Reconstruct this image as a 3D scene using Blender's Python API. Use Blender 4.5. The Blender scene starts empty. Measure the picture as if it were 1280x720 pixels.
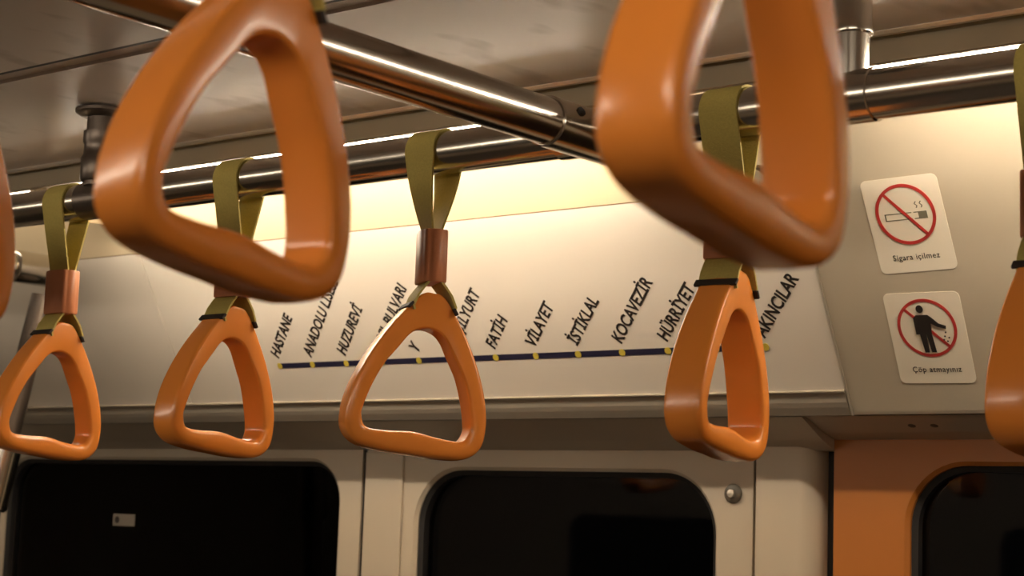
import bpy, bmesh, math, random
from mathutils import Vector, Matrix

S = bpy.context.scene
random.seed(4)
PI = math.pi

# ------------------------------------------------------------------ camera
YAW, PITCH, ROLL, FPX = math.radians(38.9), math.radians(7.45), math.radians(1.95), 2200.0
CAM = Vector((0, 0, 1.6))
fwd = Vector((-math.sin(YAW)*math.cos(PITCH), math.cos(YAW)*math.cos(PITCH), math.sin(PITCH)))
r0 = Vector((math.cos(YAW), math.sin(YAW), 0)); u0 = r0.cross(fwd)
right = math.cos(ROLL)*r0 + math.sin(ROLL)*u0
up = -math.sin(ROLL)*r0 + math.cos(ROLL)*u0
cd = bpy.data.cameras.new('camera'); cam = bpy.data.objects.new('camera', cd)
S.collection.objects.link(cam); S.camera = cam
cam.matrix_world = Matrix.Translation(CAM) @ Matrix((right, up, -fwd)).transposed().to_4x4()
cd.sensor_width = 36; cd.lens = 36*FPX/1280; cd.clip_start = 0.02
cd.dof.use_dof = True; cd.dof.focus_distance = 1.5; cd.dof.aperture_fstop = 13
def ray(x, y):
    return (x-640)/FPX*right - (y-360)/FPX*up + fwd
def atY(x, y, Y):                                   # the world point seen at a pixel on the plane Y
    d = ray(x, y); return CAM + d*(Y/d.y)

# ------------------------------------------------------------------ world, lights, exposure
S.view_settings.view_transform = 'Standard'; S.view_settings.look = 'None'
S.view_settings.gamma = 1; S.view_settings.use_curve_mapping = False
S.view_settings.exposure = 0.45
w = bpy.data.worlds.new('dark_tunnel'); S.world = w; w.use_nodes = True
w.node_tree.nodes['Background'].inputs[0].default_value = (0.02, 0.018, 0.016, 1)
w.node_tree.nodes['Background'].inputs[1].default_value = 0.1
LAMP_RGB = (1.0, 0.85, 0.66, 1)
COVE_STRENGTH = 48.0      # the fluorescent tubes in the cove behind the ceiling edge
AISLE_STRENGTH = 12.5       # unseen tubes set over the aisle to light the near handles
# (the tubes themselves are built below as cove_lamp things)

# ------------------------------------------------------------------ materials
def mat(name, col, rough=.5, metal=0, spec=.5, noise=0, nscale=20, bump=0, bscale=60, coat=0, stretch=None, ior=None):
    m = bpy.data.materials.new(name); m.use_nodes = True
    nt = m.node_tree; b = nt.nodes['Principled BSDF']
    b.inputs['Base Color'].default_value = (*col, 1)
    b.inputs['Roughness'].default_value = rough; b.inputs['Metallic'].default_value = metal
    b.inputs['Specular IOR Level'].default_value = spec; b.inputs['Coat Weight'].default_value = coat
    b.inputs['Coat Roughness'].default_value = .12
    tc = nt.nodes.new('ShaderNodeTexCoord'); mp = nt.nodes.new('ShaderNodeMapping')
    nt.links.new(tc.outputs['Object'], mp.inputs[0])
    if stretch: mp.inputs['Scale'].default_value = stretch
    n = nt.nodes.new('ShaderNodeTexNoise'); n.inputs['Scale'].default_value = nscale; n.inputs['Detail'].default_value = 4
    nt.links.new(mp.outputs[0], n.inputs['Vector'])
    if noise:
        mx = nt.nodes.new('ShaderNodeMix'); mx.data_type = 'RGBA'
        mx.inputs['A'].default_value = (*[c*(1-noise) for c in col], 1)
        mx.inputs['B'].default_value = (*[min(1, c*(1+noise)) for c in col], 1)
        nt.links.new(n.outputs['Fac'], mx.inputs['Factor']); nt.links.new(mx.outputs['Result'], b.inputs['Base Color'])
    if bump:
        n2 = nt.nodes.new('ShaderNodeTexNoise'); n2.inputs['Scale'].default_value = bscale
        nt.links.new(mp.outputs[0], n2.inputs['Vector'])
        bp = nt.nodes.new('ShaderNodeBump'); bp.inputs['Strength'].default_value = bump; bp.inputs['Distance'].default_value = .001
        nt.links.new(n2.outputs['Fac'], bp.inputs['Height']); nt.links.new(bp.outputs[0], b.inputs['Normal'])
    return m
M = {}
M['orange'] = mat('orange_plastic', (.80, .262, .040), .26, spec=.5, noise=.04, coat=.25)
M['sleeve'] = mat('brown_orange_plastic', (.66, .26, .125), .38, spec=.5, noise=.06, nscale=60)
M['strap'] = mat('olive_webbing', (.52, .42, .11), .75, noise=.18, nscale=500, bump=.5, bscale=900)
M['slot'] = mat('dark_slot', (.02, .012, .008), .7, noise=.1)
M['steel'] = mat('brushed_steel', (.58, .54, .48), .20, 1, noise=.05, nscale=40)
M['steel_dark'] = mat('dark_cast_metal', (.16, .13, .11), .35, .8, noise=.1, nscale=40)
M['groove'] = mat('black_rubber', (.012, .010, .009), .6, noise=.1)
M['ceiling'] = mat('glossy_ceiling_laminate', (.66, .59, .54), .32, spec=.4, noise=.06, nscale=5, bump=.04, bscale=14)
def blotch(m):  # random elongated darker blotches multiplied into the base colour
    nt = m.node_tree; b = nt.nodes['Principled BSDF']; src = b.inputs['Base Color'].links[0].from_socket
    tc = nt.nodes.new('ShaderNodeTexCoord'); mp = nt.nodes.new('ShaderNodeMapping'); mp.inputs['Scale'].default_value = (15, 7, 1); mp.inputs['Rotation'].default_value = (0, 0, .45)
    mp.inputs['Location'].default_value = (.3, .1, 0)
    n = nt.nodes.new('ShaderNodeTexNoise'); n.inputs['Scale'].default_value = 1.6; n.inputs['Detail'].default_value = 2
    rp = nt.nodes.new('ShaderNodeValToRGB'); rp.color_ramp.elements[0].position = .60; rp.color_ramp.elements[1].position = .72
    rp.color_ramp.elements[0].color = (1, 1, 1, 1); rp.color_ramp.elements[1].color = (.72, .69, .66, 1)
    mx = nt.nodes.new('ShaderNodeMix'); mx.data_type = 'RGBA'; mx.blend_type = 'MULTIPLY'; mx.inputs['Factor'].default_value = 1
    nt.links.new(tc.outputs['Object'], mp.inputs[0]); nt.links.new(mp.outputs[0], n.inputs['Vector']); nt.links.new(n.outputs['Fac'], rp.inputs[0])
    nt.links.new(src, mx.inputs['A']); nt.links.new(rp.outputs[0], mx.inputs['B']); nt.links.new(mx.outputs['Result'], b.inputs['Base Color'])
blotch(M['ceiling'])
M['cream'] = mat('cream_cove_paint', (.70, .58, .39), .5, noise=.02, nscale=4)
M['map'] = mat('white_map_laminate', (.80, .74, .66), .38, noise=.015, nscale=4)
M['panel'] = mat('beige_cove_laminate', (.47, .415, .325), .42, noise=.03, nscale=5)
M['wall'] = mat('beige_wall_paint', (.50, .43, .335), .42, noise=.03, nscale=5)
M['band'] = mat('dull_brown_trim', (.30, .24, .16), .45, noise=.08, nscale=12)
M['alu'] = mat('pale_aluminium_edge', (.75, .68, .58), .3, .6, noise=.04)
M['orange_wall'] = mat('orange_wall_laminate', (.40, .135, .02), .4, noise=.05, nscale=6)
M['navy'] = mat('navy_ink', (.018, .016, .05), .5, noise=.05)
M['yellow'] = mat('yellow_ink', (.62, .50, .07), .5, noise=.05)
M['black'] = mat('black_ink', (.02, .015, .013), .5, noise=.05)
M['red'] = mat('red_ink', (.42, .035, .03), .5, noise=.05)
M['grey_ink'] = mat('grey_green_ink', (.17, .16, .11), .5, noise=.05)
M['sticker'] = mat('white_vinyl', (.80, .74, .62), .4, noise=.03, nscale=30)
M['dark_sticker'] = mat('dim_paper_label', (.22, .19, .155), .6, noise=.1)
M['floor'] = mat('grey_rubber_floor', (.10, .09, .08), .6, noise=.2, nscale=80)
M['lock'] = mat('dull_lock_metal', (.10, .085, .065), .5, .1, noise=.1)
def emis(name, s, col=LAMP_RGB):
    m = bpy.data.materials.new(name); m.use_nodes = True; nt = m.node_tree; nt.nodes.clear()
    e = nt.nodes.new('ShaderNodeEmission'); o = nt.nodes.new('ShaderNodeOutputMaterial')
    e.inputs[0].default_value = col; e.inputs[1].default_value = s
    nt.links.new(e.outputs[0], o.inputs[0]); return m
M['tube'] = emis('lit_cove_tube', COVE_STRENGTH); M['tube_dim'] = emis('dim_cove_tube', COVE_STRENGTH*.12); M['tube_aisle'] = emis('unseen_aisle_tube', AISLE_STRENGTH)
def glass():
    m = bpy.data.materials.new('tinted_window_glass'); m.use_nodes = True; nt = m.node_tree; nt.nodes.clear()
    o = nt.nodes.new('ShaderNodeOutputMaterial'); mx = nt.nodes.new('ShaderNodeMixShader')
    t = nt.nodes.new('ShaderNodeBsdfTransparent'); t.inputs[0].default_value = (.5, .5, .5, 1)
    g = nt.nodes.new('ShaderNodeBsdfGlossy'); g.inputs['Roughness'].default_value = .03
    g.inputs['Color'].default_value = (.55, .55, .6, 1)
    f = nt.nodes.new('ShaderNodeFresnel'); f.inputs[0].default_value = 1.5
    nt.links.new(f.outputs[0], mx.inputs[0]); nt.links.new(t.outputs[0], mx.inputs[1]); nt.links.new(g.outputs[0], mx.inputs[2])
    nt.links.new(mx.outputs[0], o.inputs[0]); return m
M['glass'] = glass()

# ------------------------------------------------------------------ helpers
def obj(name, bm, m, parent=None, smooth=False):
    me = bpy.data.meshes.new(name); bmesh.ops.recalc_face_normals(bm, faces=bm.faces); bm.to_mesh(me); bm.free()
    if smooth:
        for p in me.polygons: p.use_smooth = True
        if smooth != 'all': me.set_sharp_from_angle(angle=math.radians(40))
    me.materials.append(m)
    o = bpy.data.objects.new(name, me); S.collection.objects.link(o)
    if parent: o.parent = parent
    return o
def tag(o, label, cat, group=None):
    o['label'] = label; o['category'] = cat
    if group: o['group'] = group
    return o
def struct(o):
    o['kind'] = 'structure'; return o
def empty(name, label, cat, loc=(0, 0, 0), group=None):
    o = bpy.data.objects.new(name, None); S.collection.objects.link(o); o.location = loc; o.empty_display_size = .02
    return tag(o, label, cat, group)
def box(bm, x0, x1, y0, y1, z0, z1, bev=0):
    r = bmesh.ops.create_cube(bm, size=1)
    for v in r['verts']:
        v.co = Vector(((x0+x1)/2+v.co.x*(x1-x0), (y0+y1)/2+v.co.y*(y1-y0), (z0+z1)/2+v.co.z*(z1-z0)))
    if bev:
        es = list({e for v in r['verts'] for e in v.link_edges})
        bmesh.ops.bevel(bm, geom=es, offset=bev, segments=3, affect='EDGES', profile=.5)
    return bm
def B(*a, **k): return box(bmesh.new(), *a, **k)
def sweep(bm, pts, rad, n=28, caps=True):
    """a round tube along pts; rad a number or a list"""
    pts = [Vector(p) for p in pts]; rings = []
    for i, p in enumerate(pts):
        d = (pts[min(i+1, len(pts)-1)] - pts[max(i-1, 0)]).normalized()
        a = d.cross(Vector((0, 0, 1)));
        if a.length < .05: a = d.cross(Vector((1, 0, 0)))
        a.normalize(); b = d.cross(a)
        r = rad[i] if isinstance(rad, (list, tuple)) else rad
        rings.append([bm.verts.new(p + r*(math.cos(2*PI*k/n)*a + math.sin(2*PI*k/n)*b)) for k in range(n)])
    for q, s in zip(rings, rings[1:]):
        for k in range(n): bm.faces.new((q[k], q[(k+1) % n], s[(k+1) % n], s[k]))
    if caps: bm.faces.new(rings[0][::-1]); bm.faces.new(rings[-1])
    return bm
def lathe(bm, axis_pt, axis, prof, n=32):
    """prof = [(distance along axis, radius)]"""
    a = Vector(axis).normalized()
    pts = [Vector(axis_pt)+a*t for t, r in prof]
    u = a.cross(Vector((0, 0, 1)));
    if u.length < .05: u = a.cross(Vector((1, 0, 0)))
    u.normalize(); v = a.cross(u); rings = []
    for p, (t, r) in zip(pts, prof):
        rings.append([bm.verts.new(p+r*(math.cos(2*PI*k/n)*u+math.sin(2*PI*k/n)*v)) for k in range(n)])
    for q, s in zip(rings, rings[1:]):
        for k in range(n): bm.faces.new((q[k], q[(k+1) % n], s[(k+1) % n], s[k]))
    bm.faces.new(rings[0][::-1]); bm.faces.new(rings[-1]); return bm
def prism(bm, prof, x0, x1):
    """a closed (Y,Z) profile run along X"""
    a = [bm.verts.new((x0, y, z)) for y, z in prof]; b = [bm.verts.new((x1, y, z)) for y, z in prof]
    n = len(prof)
    for i in range(n): bm.faces.new((a[i], a[(i+1) % n], b[(i+1) % n], b[i]))
    bm.faces.new(a[::-1]); bm.faces.new(b); return bm
def rrect(x0, x1, z0, z1, r, seg=12):
    out = []
    for cx, cz, a0 in ((x1-r, z1-r, 0), (x0+r, z1-r, 90), (x0+r, z0+r, 180), (x1-r, z0+r, 270)):
        for k in range(seg+1):
            a = math.radians(a0+90*k/seg); out.append((cx+r*math.cos(a), cz+r*math.sin(a)))
    return out
def plate_hole(x0, x1, z0, z1, y0, y1, hole, r, rim=.004):
    """a panel with a rounded window opening whose front edge is eased by rim"""
    bm = bmesh.new(); seg = 12
    h = rrect(*hole, r, seg); hr = rrect(hole[0]-rim, hole[1]+rim, hole[2]-rim, hole[3]+rim, r+rim, seg)
    corners = [(x1, z1), (x0, z1), (x0, z0), (x1, z0)]
    out = []
    for q in range(4):
        cx, cz = corners[q]
        for k in range(seg+1):
            hx, hz = hr[q*(seg+1)+k]; t = k/seg
            if q in (0, 2): p = (cx, hz+(cz-hz)*min(1, 2*t)) if t < .5 else (hx+(cx-hx)*min(1, 2*(1-t)), cz)
            else: p = (hx+(cx-hx)*min(1, 2*t), cz) if t < .5 else (cx, hz+(cz-hz)*min(1, 2*(1-t)))
            out.append(p)
    N = len(h)
    L = [[bm.verts.new((x, y, z)) for x, z in pts] for pts, y in ((out, y1), (out, y0), (hr, y0), (h, y0+rim), (h, y1))]
    L.append(L[0])
    for A, Bq in zip(L, L[1:]):
        for i in range(N):
            j = (i+1) % N
            try: bm.faces.new((A[i], A[j], Bq[j], Bq[i]))
            except ValueError: pass
    bmesh.ops.remove_doubles(bm, verts=bm.verts, dist=1e-6)
    return bm
def loop_plate(bm, pts3, thick):
    """a flat outline given in 3D, thickened along thick (a vector)"""
    a = [bm.verts.new(p) for p in pts3]; b = [bm.verts.new(Vector(p)+thick) for p in pts3]; n = len(a)
    bm.faces.new(a); bm.faces.new(b[::-1])
    for i in range(n): bm.faces.new((a[i], b[i], b[(i+1) % n], a[(i+1) % n]))
    return bm

# ------------------------------------------------------------------ measures of the car (metres)
XL, XR = -4.6, 1.6                 # ends of the built stretch of the car
WY = 1.635                         # face of the doors and lower wall
OY = -1.10                         # opposite wall
ZC = 2.002                         # ceiling
ZR, YR, RR = 1.9090, 1.1156, .0182  # hand rail over the seats
YN = .51                           # rail nearer the aisle
SK = .555; PB_Y, PB_Z = 1.55, 1.735   # the sloping cove panel: Y = PB_Y - SK*(z-PB_Z)
def cy(z): return PB_Y - SK*(z-PB_Z)
def xw(px, Y=WY, py=650): return atY(px, py, Y).x

# ------------------------------------------------------------------ setting
struct(obj('floor', B(XL, XR, OY-.1, 1.75, -.05, 0), M['floor']))
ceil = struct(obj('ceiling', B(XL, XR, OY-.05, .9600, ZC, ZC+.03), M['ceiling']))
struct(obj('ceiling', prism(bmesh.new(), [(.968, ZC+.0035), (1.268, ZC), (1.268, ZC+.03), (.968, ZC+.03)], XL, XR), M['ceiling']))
struct(obj('ceiling', B(XL, XR, .90, 1.45, ZC+.034, ZC+.06), M['groove']))
struct(obj('trim_1', B(XL, XR, .9603, .9677, ZC+.0012, ZC+.03), M['groove']))
# lengthwise joint and crosswise joints of the ceiling band (shallow lipped seam beside the black gap)
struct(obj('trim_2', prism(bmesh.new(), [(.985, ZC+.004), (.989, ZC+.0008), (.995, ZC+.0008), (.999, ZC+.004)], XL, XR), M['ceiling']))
# pale edge, shadow gap, and the dull fascia that hides the tubes
struct(obj('trim_3', prism(bmesh.new(), [(1.262, ZC-.0005), (1.264, ZC-.003), (1.2685, ZC-.003), (1.2705, ZC+.02), (1.262, ZC+.02)], XL, XR), M['alu']))
for i, (a, b) in enumerate(((XL, -.8415), (-.8400, -.10), (-.0985, XR))):
    struct(obj('trim_4', prism(bmesh.new(), [(1.276, ZC-.006), (1.276, ZC-.0225), (1.2785, ZC-.0235), (1.283, ZC-.0235), (1.283, ZC+.03), (1.279, ZC+.03), (1.279, ZC-.006)], a, b), M['band']))
struct(obj('wall_cove_top', prism(bmesh.new(), [(1.283, ZC+.02), (1.46, ZC+.02), (1.46, ZC+.034), (1.283, ZC+.034)], XL, XR), M['cream']))

XS1, XS2 = -1.787, -.8245     # the two seams of the map panel
def slab(z0, z1, x0, x1, t=.010, off=0):
    n = Vector((0, -1, -SK)).normalized()
    p = []
    for z in (z0, z1): p.append((cy(z)+n.y*off, z+n.z*off))
    q = [(y+t, z+t*SK) for y, z in p[::-1]]
    return prism(bmesh.new(), p+q, x0, x1)
ZJ = 1.9222
struct(obj('wall_cove_strip', slab(ZJ+.0006, ZC+.019, XL, XS2-.0015), M['cream']))
struct(obj('trim_5', slab(ZJ-.0008, ZJ+.0011, XL, XS2-.0015, t=.010, off=-.0015), mat('brown_joint_sealant', (.22, .12, .05), .6)))
struct(obj('wall_cove_left', slab(PB_Z, ZJ-.0008, XL, XS1-.001), M['map']))
struct(obj('wall_cove_right', prism(bmesh.new(), [(cy(ZC+.019), ZC+.019), (1.5608, 1.7155), (1.563, 1.7125), (1.568, 1.7125), (1.58, 1.73), (cy(ZC+.019)+.012, ZC+.019)], XS2+.0015, XR), M['panel']))
struct(obj('wall_behind_cove', slab(1.715, ZC+.019, XL, XR, t=.004, off=-.016), M['groove']))
# pale edging strip down the right seam
struct(obj('trim_6', slab(1.712, ZC+.015, XS2-.0005, XS2+.0012, t=.012, off=.0012), M['alu']))
# moulding under the map panel
M['moulding'] = mat('grey_beige_moulding', (.36, .32, .26), .4, noise=.03, nscale=8)
struct(obj('trim_7', prism(bmesh.new(), [(1.5495, 1.7365), (1.5475, 1.7347), (1.5478, 1.7338), (1.5505, 1.7322), (1.5535, 1.7275), (1.5550, 1.7240), (1.5580, 1.7195), (1.5640, 1.7120), (1.600, 1.7115), (1.60, 1.7365)], XL, XS2-.002), M['moulding']))
# hidden plate added to stop tube light spilling past the left seam
struct(obj('cove_light_block', prism(bmesh.new(), [(1.2835, ZC+.0195), (1.2835, 1.972), (1.300, 1.945), (1.424, 1.955), (cy(ZC+.019)-.002, ZC+.0195)], XS1-.006, XS1-.002), M['band']))
ZH = atY(640, 562, WY).z
struct(obj('wall_header', prism(bmesh.new(), [(1.566, 1.7113), (1.600, 1.7113), (1.67, 1.7113), (1.67, ZH), (WY, ZH), (1.61, 1.690)], XL, xw(1042)), M['wall']))
struct(obj('wall_header', prism(bmesh.new(), [(1.572, 1.712), (1.600, 1.722), (1.67, 1.722), (1.67, 1.692), (WY, 1.692), (1.61, 1.698)], xw(1042)+.001, XR), M['wall']))

# doors and lower wall --------------------------------------------------
def window(n, hole, r, y, m_g=True, back=1):
    g = bmesh.new()
    loop_plate(g, [(x, y, z) for x, z in rrect(hole[0]-.004, hole[1]+.004, hole[2]-.004, hole[3]+.004, r)], Vector((0, .005*back, 0)))
    o = struct(obj('window_%d' % n, g, M['glass']))
    g = bmesh.new(); a = rrect(*hole, r); b = rrect(hole[0]+.006, hole[1]-.006, hole[2]+.006, hole[3]-.006, r-.006)
    yf = y-.012*back
    L = [[g.verts.new((x, yy, z)) for x, z in pts] for pts, yy in ((a, y), (a, yf), (b, yf+.003*back), (b, y))]
    for A, Bq in zip(L, L[1:]+L[:1]):
        for i in range(len(a)):
            j = (i+1) % len(a); g.faces.new((A[i], A[j], Bq[j], Bq[i]))
    obj('window_gasket', g, M['groove'], o)
    return o
TH = .035
# left leaf: wide window
h1 = (xw(4), xw(421), .90, atY(220, 575, WY).z)
d1 = struct(obj('door_1', plate_hole(h1[0]-.06, xw(450), .06, ZH-.0005, WY, WY+TH, h1, .052), M['wall']))
window(1, h1, .052, WY+.018)
struct(obj('wall_left', B(XL, h1[0]-.062, WY-.004, WY+TH, 0, ZH-.0005), M['wall']))
# middle leaf
h2 = (xw(520), xw(893), .90, atY(700, 589, WY).z)
d2 = struct(obj('door_2', plate_hole(xw(456), xw(941), .06, ZH-.0005, WY, WY+TH, h2, .068), M['wall']))
window(2, h2, .068, WY+.018)
struct(obj('trim_8', B(xw(450)+.0003, xw(456)-.0003, WY+.003, WY+.03, .06, ZH-.001), M['groove']))
obj('closing_edge', B(xw(456)+.0005, xw(503), WY-.0035, WY, .07, ZH-.004, bev=.0012), M['wall'], d2)
# door lock boss near the corner
lk = atY(917, 617, WY)
lo = obj('door_lock', lathe(bmesh.new(), (lk.x, WY+.002, lk.z), (0, -1, 0), [(0, .0105), (.004, .0105), (.006, .0085), (.0065, .005)], 28), M['lock'], d2, smooth=True)
obj('lock_cylinder', lathe(bmesh.new(), (lk.x, WY-.004, lk.z), (0, -1, 0), [(0, .0042), (.0028, .0042), (.0032, .003)], 20), M['alu'], lo, smooth=True)
struct(obj('trim_9', B(xw(941)+.0003, xw(948)-.0003, WY+.004, WY+.03, .0, ZH-.001), M['groove']))
# pillar with a rounded right edge
x0, x1 = xw(948), xw(1023)
pr = [(x0, WY+.05), (x0, WY-.006), (x0+.002, WY-.009)]
rr = .022
for k in range(9):
    a = math.radians(90-90*k/8); pr.append((x1-rr+rr*math.cos(a), WY-.009+rr-rr*math.sin(a)))
pr.append((x1, WY+.05))
bm = bmesh.new(); a = [bm.verts.new((x, y, .0)) for x, y in pr]; b = [bm.verts.new((x, y, ZH+.02)) for x, y in pr]
for i in range(len(pr)): bm.faces.new((a[i], a[(i+1) % len(pr)], b[(i+1) % len(pr)], b[i]))
bm.faces.new(a); bm.faces.new(b[::-1]); struct(obj('wall_pillar', bm, M['wall'], smooth=True))
struct(obj('trim_10', B(x1+.0003, xw(1042)-.0003, WY+.02, WY+.05, 0, 1.70), M['groove']))
# orange wall with its window
h3 = (xw(1135), xw(1135)+.62, .90, atY(1220, 582, WY).z)
struct(obj('wall_right', plate_hole(xw(1042), XR, 0, 1.697, WY, WY+.05, h3, .062), M['orange_wall']))
window(3, h3, .062, WY+.02)

# opposite side of the car and the two ends
op = [(-3.3, -2.3), (-1.9, -.9), (-.5, .5)]
xa = XL
for i, (a, b) in enumerate(op):
    xe = (b + (op[i+1][0] if i < 2 else XR+b-b))/2 if i < 2 else XR
    hh = (a, b, .95, 1.62)
    struct(obj('wall_front', plate_hole(xa, xe, 0, ZC, OY-.04, OY, hh, .06), M['wall']))
    window(4+i, hh, .06, OY-.02, back=-1)
    xa = xe
struct(obj('wall_end', B(XL-.05, XL, OY-.05, 1.75, 0, 2.1), M['wall']))
struct(obj('wall_end', B(XR, XR+.05, OY-.05, 1.75, 0, 2.1), M['wall']))

# ------------------------------------------------------------------ cove lamps
def lamp(x0, x1, y, z, r, key, label):
    t = empty('cove_lamp', label, 'lamp', ((x0+x1)/2, y, z), 'fluorescent tubes of the ceiling coves')
    h = (x1-x0)/2
    obj('lamp_tube', lathe(bmesh.new(), (-h, 0, 0), (1, 0, 0), [(0, r), (2*h, r)], 20), M[key], t, smooth=True)
    for s in (-1, 1):
        obj('lamp_holder', B(s*h-.006+s*.006, s*h+.006+s*.006, -.014, .014, -.014, .022, bev=.002), M['alu'], t)
    return t
lamp(-1.765, -.965, 1.303, 1.9787, .0065, 'tube', 'fluorescent tube behind the ceiling edge above the route map')
lamp(-.70, .50, 1.303, 1.9780, .0065, 'tube', 'fluorescent tube behind the ceiling edge above the two stickers')
lamp(-2.40, -1.81, 1.303, 1.9787, .0065, 'tube_dim', 'dim fluorescent tube behind the ceiling edge at the far left, beyond the dark post')
for i, (a, b) in enumerate(((-3.4, -2.2), (-1.9, -.7), (-.4, .8))):  # out-of-view tubes, placed above the viewer to brighten the near handles
    t = lamp(a, b, -.02, 1.980, .019, 'tube_aisle', ['far', 'middle', 'near'][i] + ' unseen tube set under the aisle ceiling to light the near handles')

# ------------------------------------------------------------------ rails
def tube_thing(name, label, cat, p0, p1, r, group=None):
    p0, p1 = Vector(p0), Vector(p1); t = empty(name, label, cat, p0, group)
    return t, obj('tube', lathe(bmesh.new(), (0, 0, 0), p1-p0, [(0, r), ((p1-p0).length, r)], 48), M['steel'], t, smooth=True)
rail, _ = tube_thing('hand_rail', 'long steel hand rail running along the car in front of the route map', 'hand rail', (-4.5, YR, ZR), (1.5, YR, ZR), RR)
near, _ = tube_thing('hand_rail', 'steel hand rail over the aisle carrying the two large near handles', 'hand rail', (-4.5, YN, ZR), (1.5, YN, ZR), RR)
XB = -.8214
def crossbar(x, label):
    z = 1.906
    t = empty('cross_bar', label, 'cross bar', (x, .0, z), 'cross bars over the aisle')
    obj('tube', lathe(bmesh.new(), (0, YN+RR*.6, 0), (0, 1, 0), [(0, .0185), (YR-.062-YN-RR*.6, .0185)], 48), M['steel'], t, smooth=True)
    obj('tube', lathe(bmesh.new(), (0, YR+.026, 0), (0, 1, 0), [(0, .0165), (1.44-YR-.026, .0165)], 48), M['steel'], t, smooth=True)
    s = obj('tee_sleeve', lathe(bmesh.new(), (0, YR-.064, 0), (0, 1, 0), [(0, .0193), (.001, .0203), (.036, .0203), (.046, .0203), (.090, .0203), (.092, .0185)], 48), M['steel'], t, smooth=True)
    lathe_b = lathe(bmesh.new(), (-.032, YR, ZR-z), (1, 0, 0), [(0, .0186), (.001, .0196), (.063, .0196), (.064, .0186)], 48)
    obj('rail_sleeve', lathe_b, M['steel'], t, smooth=True)
    obj('screw', lathe(bmesh.new(), (.0165, YR-.042, .0085), (.88, 0, .42), [(0, .0042), (.0032, .0038), (.0036, .0018)], 16), M['groove'], s, smooth=True)
    obj('wall_flange', lathe(bmesh.new(), (0, 1.365, 0), (0, 1, 0), [(0, .0185), (.002, .0215), (.062, .0215)], 40), M['steel'], t, smooth=True)
    return t
crossbar(XB, 'steel cross bar joining the hand rail by a sleeve in the middle of the photo')
crossbar(-1.945, 'short steel cross bar at the left edge of the photo, behind the leftmost strap')

def post(x, label, dark=False):
    m = M['steel_dark'] if dark else M['steel']
    t = empty('ceiling_post', label, 'post', (x, YR, ZR), 'short posts fixing the hand rail to the ceiling')
    top = ZC-ZR
    if dark:
        obj('tube', lathe(bmesh.new(), (0, 0, RR*.75), (0, 0, 1), [(0, .0165), (top-RR*.75-.004, .0165)], 40), m, t, smooth=True)
        obj('collar', lathe(bmesh.new(), (0, 0, .018), (0, 0, 1), [(0, .019), (.002, .0205), (.024, .0205), (.028, .0185), (.038, .0180), (.041, .0195), (.052, .0195)], 40), m, t, smooth=True)
    else:
        obj('tube', lathe(bmesh.new(), (0, 0, RR*.75), (0, 0, 1), [(0, .0115), (top-RR*.75-.004, .0135)], 40), m, t, smooth=True)
        obj('collar', lathe(bmesh.new(), (0, 0, .046), (0, 0, 1), [(0, .0125), (.001, .0150), (.004, .0155), (.007, .0142), (top-.050, .0142)], 40), m, t, smooth=True)
    obj('flange', lathe(bmesh.new(), (0, 0, top-.0005), (0, 0, -1), [(0, .029), (.003, .029), (.005, .026), (.008, .019)], 40), m, t, smooth=True)
    obj('rail_clamp', lathe(bmesh.new(), (-.02, 0, 0), (1, 0, 0), [(0, .0186), (.001, .0196), (.039, .0196), (.04, .0186)], 48), m, t, smooth=True)
    return t
post(atY(124, 240, YR).x, 'dark ceiling post with a round flange above the leftmost strap', True)
post(atY(1065, 90, YR).x, 'bright steel ceiling post with a collar at the top right')

# slanted grab pole low on the left
p0 = atY(57, 357, 1.405); p1 = atY(-14, 640, 1.36)
t = empty('grab_pole', 'dark slanting grab pole below the left cross bar at the edge of the photo', 'grab pole', p1)
d = p0-p1
obj('tube', lathe(bmesh.new(), -d*3.5, d, [(0, .0150), (d.length*4.5-.014, .0150)], 40), M['steel_dark'], t, smooth=True)
obj('clamp', lathe(bmesh.new(), d*.30, -d, [(0, .0180), (.003, .0215), (.085, .0215), (.088, .0180)], 32), M['steel'], t, smooth=True)

# ------------------------------------------------------------------ hanging straps
def catmull(P, n):
    out = []; L = len(P)
    for i in range(L):
        a, b, c, d = P[i-1], P[i], P[(i+1) % L], P[(i+2) % L]
        for k in range(n):
            t = k/n
            out.append(tuple(.5*((2*b[q])+(-a[q]+c[q])*t+(2*a[q]-5*b[q]+4*c[q]-d[q])*t*t+(-a[q]+3*b[q]-3*c[q]+d[q])*t**3) for q in (0, 1)))
    return out
HO = [(0, 137.5), (8, 136.5), (17.5, 127), (30.5, 109), (41, 91.5), (50, 73), (57.5, 52), (61, 32), (59, 14), (47, 3), (24, -.3)]
HI = [(0, 107), (10, 104.5), (17, 98.5), (22.5, 90), (28.5, 81), (35, 70.5), (42, 53), (46.7, 35), (47, 26), (41, 17.4), (22, 17.2)]
HT = [26, 26, 26.5, 27.5, 29, 30, 30.5, 30.5, 30, 29, 28.5]
HR = [2.6, 2.6, 2.6, 2.6, 2.6, 2.8, 3.2, 4.0, 4.8, 5.4, 5.8]      # rounding of the section's edges
def mirror(P, last): return P + [last] + [(-x, z) for x, z in P[:0:-1]]
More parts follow.
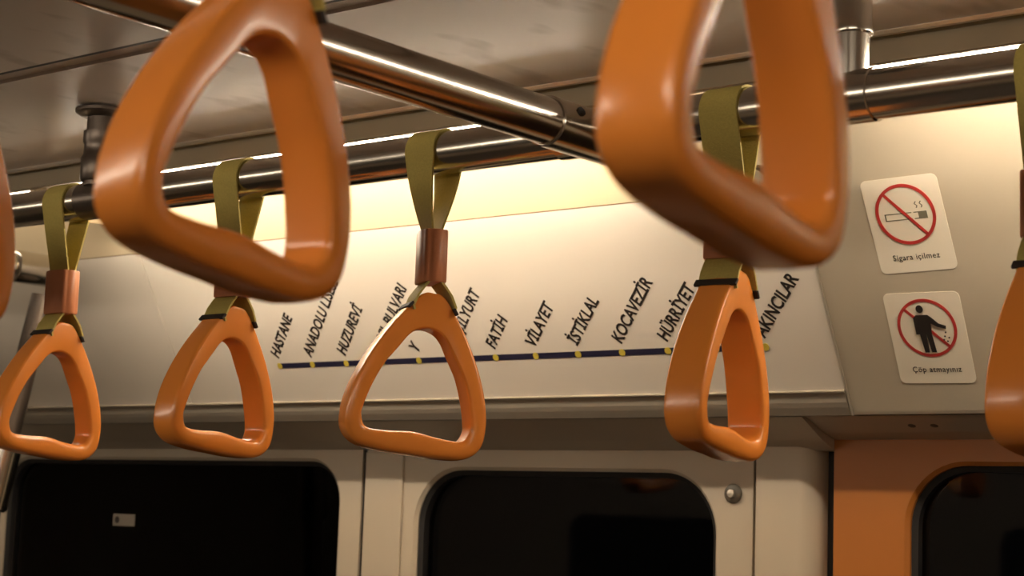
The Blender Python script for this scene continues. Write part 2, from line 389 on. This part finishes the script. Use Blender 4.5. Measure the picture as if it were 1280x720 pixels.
def handle_mesh():
    n = 5
    o = catmull([(x/1000, z/1000) for x, z in mirror(HO, (0, -.5))], n)
    i = catmull([(x/1000, z/1000) for x, z in mirror(HI, (0, 19.4))], n)
    T = [v/1000 for v in HT+[28]+HT[:0:-1]]; Q = [v/1000 for v in HR+[5.8]+HR[:0:-1]]
    tt = []
    for k in range(len(T)):
        for q in range(n): tt.append((T[k]+(T[(k+1) % len(T)]-T[k])*q/n, Q[k]+(Q[(k+1) % len(T)]-Q[k])*q/n))
    bm = bmesh.new(); rings = []; m = 6; ns = 4*m+4
    for (oy, oz), (iy, iz), (t, cr) in zip(o, i, tt):
        c = Vector((0, (oy+iy)/2, (oz+iz)/2)); h = Vector((0, (oy-iy)/2, (oz-iz)/2)); hl = h.length; hn = h/hl; r = []
        cr = min(cr, hl*.95)
        for q, (su, sv) in enumerate(((1, 1), (-1, 1), (-1, -1), (1, -1))):
            for k in range(m):
                a = PI/2*(q+k/(m-1))
                r.append(bm.verts.new(c+hn*(su*(hl-cr)+cr*math.cos(a))+Vector((sv*(t/2-cr)+cr*math.sin(a), 0, 0))))
            nu, nv = ((-1, 1), (-1, -1), (1, -1), (1, 1))[q]            # a slightly crowned mid point on each flat
            mu, mv = (su*(hl-cr)+nu*(hl-cr))/2, (sv*(t/2-cr)+nv*(t/2-cr))/2
            a = PI/2*(q+1)
            r.append(bm.verts.new(c+hn*(mu+(cr+.0004)*math.cos(a))+Vector((mv+(cr+.0004)*math.sin(a), 0, 0))))
        rings.append(r)
    N = len(rings)
    for q in range(N):
        A, Bq = rings[q], rings[(q+1) % N]
        for k in range(ns): bm.faces.new((A[k], A[(k+1) % ns], Bq[(k+1) % ns], Bq[k]))
    bmesh.ops.translate(bm, verts=bm.verts, vec=(0, 0, -.1375))
    return bm
def sleeve_mesh(h):
    bm = bmesh.new(); prev = None
    prof = [(0, .96), (.0012, 1), (h-.0012, 1), (h, .96)]
    rings = []
    for z, s in prof:
        r = []
        for k in range(48):
            a = 2*PI*k/48; ca, sa = math.cos(a), math.sin(a)
            ridge = 1+.035*math.cos(8*a)
            r.append(bm.verts.new((math.copysign(abs(ca)**.55, ca)*.0192*s*ridge, math.copysign(abs(sa)**.7, sa)*.0115*s*ridge, z-h)))
        rings.append(r)
    for q, s in zip(rings, rings[1:]):
        for k in range(48): bm.faces.new((q[k], q[(k+1) % 48], s[(k+1) % 48], s[k]))
    bm.faces.new(rings[0][::-1]); bm.faces.new(rings[-1]); return bm
def strap_mesh(zs, zh, tw, tilt, sway, sl):
    """webbing over the rail, down through the sleeve (top at zs) and spreading into the handle (top at zh)"""
    W = .0162; th = .0009
    path = []
    R = RR+.0012
    for sgn in (-1,):
        half = [(-.0175, zh-.0150, 1), (-.0185, zh-.0115, 1), (-.0145, zh-.002, 1), (-.0095, zh+.005, 1), (-.006, zs-sl-.0005, 1), (-.0036, zs-sl+.006, 1), (-.0036, zs-.003, 1), (-.0050, zs+.004, .95)]
        a0 = math.radians(-14)
        pt = (-R*math.cos(a0), R*math.sin(a0))
        for k in range(1, 7):
            f = k/7; half.append((-.005+(pt[0]+.005)*f, zs+.004+(pt[1]-zs-.004)*f, .95*(1-f)))
    arc = []
    for k in range(0, 25):
        a = a0+(PI-2*a0)*k/24; arc.append((-R*math.cos(a), R*math.sin(a), 0))
    path = half+arc+[(-y, z, q) for y, z, q in half[::-1]]
    bm = bmesh.new(); L = []
    for i, (y, z, q) in enumerate(path):
        a = path[max(i-1, 0)]; b = path[min(i+1, len(path)-1)]
        ty, tz = b[0]-a[0], b[1]-a[1]; l = math.hypot(ty, tz) or 1; ny, nz = -tz/l, ty/l
        ang = tw*q; c, s = math.cos(ang), math.sin(ang); ww = W*(1-.03*q)
        sh = sway*max(0, -z)/.13
        row = []
        for x, o in ((-ww, -th), (ww, -th), (ww, th), (-ww, th)):
            yy = y+ny*o; zz = z+nz*o
            row.append(bm.verts.new((c*x-s*yy+sh, s*x+c*yy, zz)))
        L.append(row)
    for A, Bq in zip(L, L[1:]):
        for k in range(4): bm.faces.new((A[k], A[(k+1) % 4], Bq[(k+1) % 4], Bq[k]))
    bm.faces.new(L[0][::-1]); bm.faces.new(L[-1]); return bm
def slot_mesh(s):
    bm = bmesh.new(); box(bm, -.0172, .0172, -.0032, .0032, -.0016, .0009, bev=.0006)
    bmesh.ops.transform(bm, matrix=Matrix.Translation((0, s*.0200, -.0130)) @ Matrix.Rotation(-s*math.radians(53), 4, 'X'), verts=bm.verts)
    return bm
handle_me = sleeve_far = sleeve_near = None
def strap(x, y, zh, tw, label, group, sway=0, roll=0, tilt=0, near=False):
    """zh: world height of the handle's top"""
    t = empty('hanging_strap', label, 'strap handle', (x, y, ZR), group)
    sl = .036 if near else .045
    zt = zh-ZR; zs = zt+(.010 if near else .0095)+sl
    tw = math.radians(tw)
    obj('strap', strap_mesh(zs, zt, tw, tilt, sway, sl), M['strap'], t, smooth=True)
    def place(o, z, tilt=tilt):
        o.location = (sway*(-z)/.13, 0, z); o.rotation_euler = (math.radians(tilt), math.radians(roll), tw)
    global handle_me, sleeve_far, sleeve_near
    s = obj('sleeve', sleeve_mesh(sl), M['sleeve'], t, smooth=True); place(s, zs, 0)
    if handle_me is None:
        h = obj('handle', handle_mesh(), M['orange'], t, smooth='all'); handle_me = h.data
    else:
        h = bpy.data.objects.new('handle', handle_me); S.collection.objects.link(h); h.parent = t
    place(h, zt)
    for sd in (-1, 1): obj('strap_slot', slot_mesh(sd), M['slot'], h)
    return t
GF, GN = 'strap handles on the far hand rail', 'strap handles on the near hand rail'
FAR = [(85, 1.7835, -3, 'leftmost full orange strap handle, below the left cross bar', .0, 0, -6),
       (299, 1.7875, -2, 'orange strap handle seen just below the big left handle, left of the middle one', -.004, 0, -6),
       (541, 1.7865, -33, 'orange strap handle in the middle of the photo, facing the viewer over the route map', .002, 0, -6),
       (912, 1.7880, 7, 'orange strap handle seen nearly edge on, below the big right handle', .0, 0, -7),
       (1312, 1.7870, 0, 'orange strap handle cut off by the right edge beside the stickers', .0, 0, -6)]
for px, zh, tw, lab, sway, roll, tilt in FAR:
    strap(atY(px, 250, YR).x, YR, zh, tw, lab, GF, sway, roll, tilt)
NEAR = [(-.553, 1.8305, 1, 'big blurred orange strap handle at the upper left, nearest the viewer on that side'),
        (-.307, 1.8300, 2, 'big blurred orange strap handle at the upper right, closest to the viewer'),
        (-.797, 1.8270, 4, 'blurred orange strap handle barely showing at the left edge')]
for x, zh, tw, lab in NEAR:
    strap(x, YN, zh, tw, lab, GN, tilt=-9, near=True)

# ------------------------------------------------------------------ route map
n_p = Vector((0, -1, -SK)).normalized(); e_x = Vector((1, 0, 0)); e_u = Vector((0, -SK, 1)).normalized()
def onp(x, s, off=0):                                  # s = distance up the slope from the panel's lower edge
    return Vector((x, PB_Y, PB_Z)) + e_u*s + n_p*off
def slope_pt(px, py):
    d = ray(px, py); t = (PB_Y-SK*(CAM.z-PB_Z))/(d.y+SK*d.z); p = CAM+d*t
    return p.x, (p-Vector((0, PB_Y, PB_Z))).dot(e_u)
mapp = tag(obj('route_map_panel', slab(PB_Z, ZJ-.0008, XS1+.001, XS2-.0015), M['map']),
           'white sloping panel above the doors with a blue line of named stops', 'route map')
def text_mesh(body, size, mtx, m, name, parent, thick=.00025, shear=0, sx=1, bold=0, align='LEFT'):
    c = bpy.data.curves.new(name, 'FONT'); c.body = body; c.size = size; c.shear = shear; c.offset = bold
    c.extrude = thick; c.space_character = 1.0 if size > .01 else 1.12; c.align_x = align; c.resolution_u = 3
    tmp = bpy.data.objects.new('t', c); S.collection.objects.link(tmp)
    dg = bpy.context.evaluated_depsgraph_get(); dg.update()
    me = bpy.data.meshes.new_from_object(tmp.evaluated_get(dg)); bpy.data.objects.remove(tmp); bpy.data.curves.remove(c)
    me.transform(mtx @ Matrix.Diagonal((sx, 1, 1, 1))); me.materials.clear(); me.materials.append(m)
    o = bpy.data.objects.new(name, me); S.collection.objects.link(o); o.parent = parent; return o
def frame(origin, ang=0):                              # matrix with x along the writing, z out of the panel
    a = math.radians(ang); X = math.cos(a)*e_x+math.sin(a)*e_u; Y = -math.sin(a)*e_x+math.cos(a)*e_u
    m = Matrix((X, Y, n_p)).transposed().to_4x4(); return Matrix.Translation(origin) @ m
dots = [(350, 457), (391, 456), (433, 454), (478, 453), (524, 451), (571, 449), (620, 447), (670, 445), (723, 443), (778, 441), (835, 438), (895, 436), (957, 433)]
names = ['HASTANE', 'ANADOLU LİSESİ', 'HUZUREVİ', 'YIL BULVARI', 'Y', 'YEŞİLYURT', 'FATİH', 'VİLAYET', 'İSTİKLAL', 'KOCAVEZİR', 'HÜRRİYET', None, 'AKINCILAR']
dp = [slope_pt(*d) for d in dots]; s_line = sum(p[1] for p in dp)/len(dp)
bm = bmesh.new(); c = [onp(dp[0][0], s_line-.0034, .0003), onp(dp[-1][0], s_line-.0034, .0003), onp(dp[-1][0], s_line+.0034, .0003), onp(dp[0][0], s_line+.0034, .0003)]
loop_plate(bm, c, -n_p*.0006); obj('route_line', bm, M['navy'], mapp)
for (x, s), nm in zip(dp, names):
    bm = bmesh.new(); loop_plate(bm, [onp(x+.0040*math.cos(2*PI*k/20), s_line+.0040*math.sin(2*PI*k/20), .0006) for k in range(20)], -n_p*.0008)
    obj('stop_dot', bm, M['yellow'], mapp)
    if nm:
        o = {'YIL BULVARI': .020, 'YEŞİLYURT': .008}.get(nm, 0)
        text_mesh(nm, .0200, frame(onp(x+.0015+o*.67, s_line+.0095+o*.74, .0002), 48), M['black'], 'stop_name', mapp, sx=.80, bold=.00045)

# ------------------------------------------------------------------ stickers
def sticker(cx, cs, w, h, name, label, rot):
    root = tag(bpy.data.objects.new(name, None), label, 'sticker', None)
    S.collection.objects.link(root); root.empty_display_size = .02
    base = frame(onp(cx, cs, .0), rot); root.matrix_world = base
    bm = bmesh.new(); loop_plate(bm, [(x, y, .0006) for x, y in rrect(-w/2, w/2, -h/2, h/2, .006)], Vector((0, 0, -.0005)))
    obj('backing', bm, M['sticker'], root)
    return root
def flat(name, pts, m, parent, z=.0009):
    bm = bmesh.new(); loop_plate(bm, [(x, y, z) for x, y in pts], Vector((0, 0, -.0004))); return obj(name, bm, m, parent)
def prohibition(root, cy_, R, z=.0014, slash_ang=-45):
    bm = bmesh.new(); n = 64; r = R-.0030
    V = [[bm.verts.new((q*math.cos(2*PI*k/n), cy_+q*math.sin(2*PI*k/n), zz)) for k in range(n)] for q, zz in ((R, z-.0007), (R, z), (r, z), (r, z-.0007))]
    for A, Bq in zip(V, V[1:]+V[:1]):
        for k in range(n): bm.faces.new((A[k], A[(k+1) % n], Bq[(k+1) % n], Bq[k]))
    obj('red_ring', bm, M['red'], root)
    a = math.radians(slash_ang); c, s = math.cos(a), math.sin(a); R2 = R-.002; hw = .0014
    flat('red_slash', [(c*u-s*v, cy_+s*u+c*v) for u, v in ((-R2, -hw), (R2, -hw), (R2, hw), (-R2, hw))], M['red'], root, z)
def quad_c(px4):
    P = [slope_pt(*q) for q in px4]; return sum(p[0] for p in P)/4, sum(p[1] for p in P)/4
c1 = quad_c([(1073, 225), (1172, 218), (1195, 336), (1105, 342)]); c2 = quad_c([(1102, 368), (1198, 362), (1223, 478), (1127, 480)])
s1 = sticker(*c1, .0765, .0925, 'no_smoking_sticker', 'white sticker with a crossed out cigarette in a red ring, upper of the two', 1)
prohibition(s1, .0105, .0295, slash_ang=-50)
cig = .0085
flat('cigarette', [(-.021, cig-.0035), (.006, cig-.0035), (.006, cig-.0026), (-.0200, cig-.0026), (-.0200, cig+.0026), (.006, cig+.0026), (.006, cig+.0035), (-.021, cig+.0035)], M['grey_ink'], s1)
flat('cigarette', [(.008, cig-.0035), (.021, cig-.0035), (.021, cig+.0035), (.008, cig+.0035), (.008, cig+.0026), (.0125, cig+.0026), (.0125, cig-.0026), (.008, cig-.0026)], M['grey_ink'], s1)
for k in range(2):
    x = .012+.005*k
    flat('smoke', [(x+.0012*math.sin(t*2.2)-.0006, cig+.007+t*.0021) for t in range(4)]+[(x+.0012*math.sin(t*2.2)+.0006, cig+.007+t*.0021) for t in range(3, -1, -1)], M['grey_ink'], s1)
text_mesh('Sigara içilmez', .0080, Matrix.Translation((0, -.0340, .0007)), M['black'], 'caption', s1, .0001, sx=.95, align='CENTER', bold=.00004)
s2 = sticker(*c2, .0765, .0925, 'no_littering_sticker', 'white sticker with a black figure dropping litter in a red ring, lower of the two', -1)
prohibition(s2, .0105, .0295, z=.0010, slash_ang=-45)
bm = bmesh.new()
def poly(pts): loop_plate(bm, [(x, y+.0105, .0018) for x, y in pts], Vector((0, 0, -.0006)))
poly([(-.0035+.0035*math.cos(2*PI*k/20), .0195+.0040*math.sin(2*PI*k/20)) for k in range(20)])
poly([(-.0085, .0135), (.0030, .0135), (.0062, .0110), (.0125, .0045), (.0195, .0020), (.0190, -.0010), (.0110, .0012), (.0048, .0050), (.0040, -.0060), (-.0085, -.0060), (-.0115, -.0060), (-.0115, .0110)])
poly([(-.0080, -.0060), (-.0020, -.0060), (-.0018, -.0245), (-.0062, -.0245)])
poly([(-.0014, -.0060), (.0040, -.0060), (.0052, -.0245), (.0006, -.0245)])
obj('figure', bm, M['black'], s2)
for x, y in ((.0180, -.0045), (.0165, -.0085), (.0205, -.0100), (.0185, -.0135), (.0150, -.0120)):
    flat('litter', [(x+.0009*math.cos(k*PI/3), y+.0105+.0009*math.sin(k*PI/3)) for k in range(6)], M['black'], s2, .0018)
text_mesh('Çöp atmayınız', .0080, Matrix.Translation((.001, -.0345, .0007)), M['black'], 'caption', s2, .0001, sx=.95, align='CENTER', bold=.00004)
# two little screws under the right cove panel
for px in (1140, 1168):
    p = atY(px, 531, 1.596)
    sc = tag(obj('screw', lathe(bmesh.new(), (p.x, p.y, 1.7045), (0, -.35, -1), [(-.004, .004), (.0015, .004), (.0022, .0025)], 16), M['lock'], smooth=True), 'small dark screw under the beige panel, %s of the pair' % ('left' if px < 1150 else 'right'), 'screw', 'screws under the cove panel')

# label on the left window glass
p = atY(155, 650, WY+.0175)
t = tag(obj('window_label', B(p.x-.024, p.x+.024, WY+.0168, WY+.0178, p.z-.0085, p.z+.0085), M['dark_sticker']), 'small pale rectangular label on the dark left window', 'label')
obj('printed_mark', lathe(bmesh.new(), (p.x-.0145, WY+.0169, p.z), (0, -1, 0), [(0, .0050), (.0004, .0050)], 20), M['slot'], t)
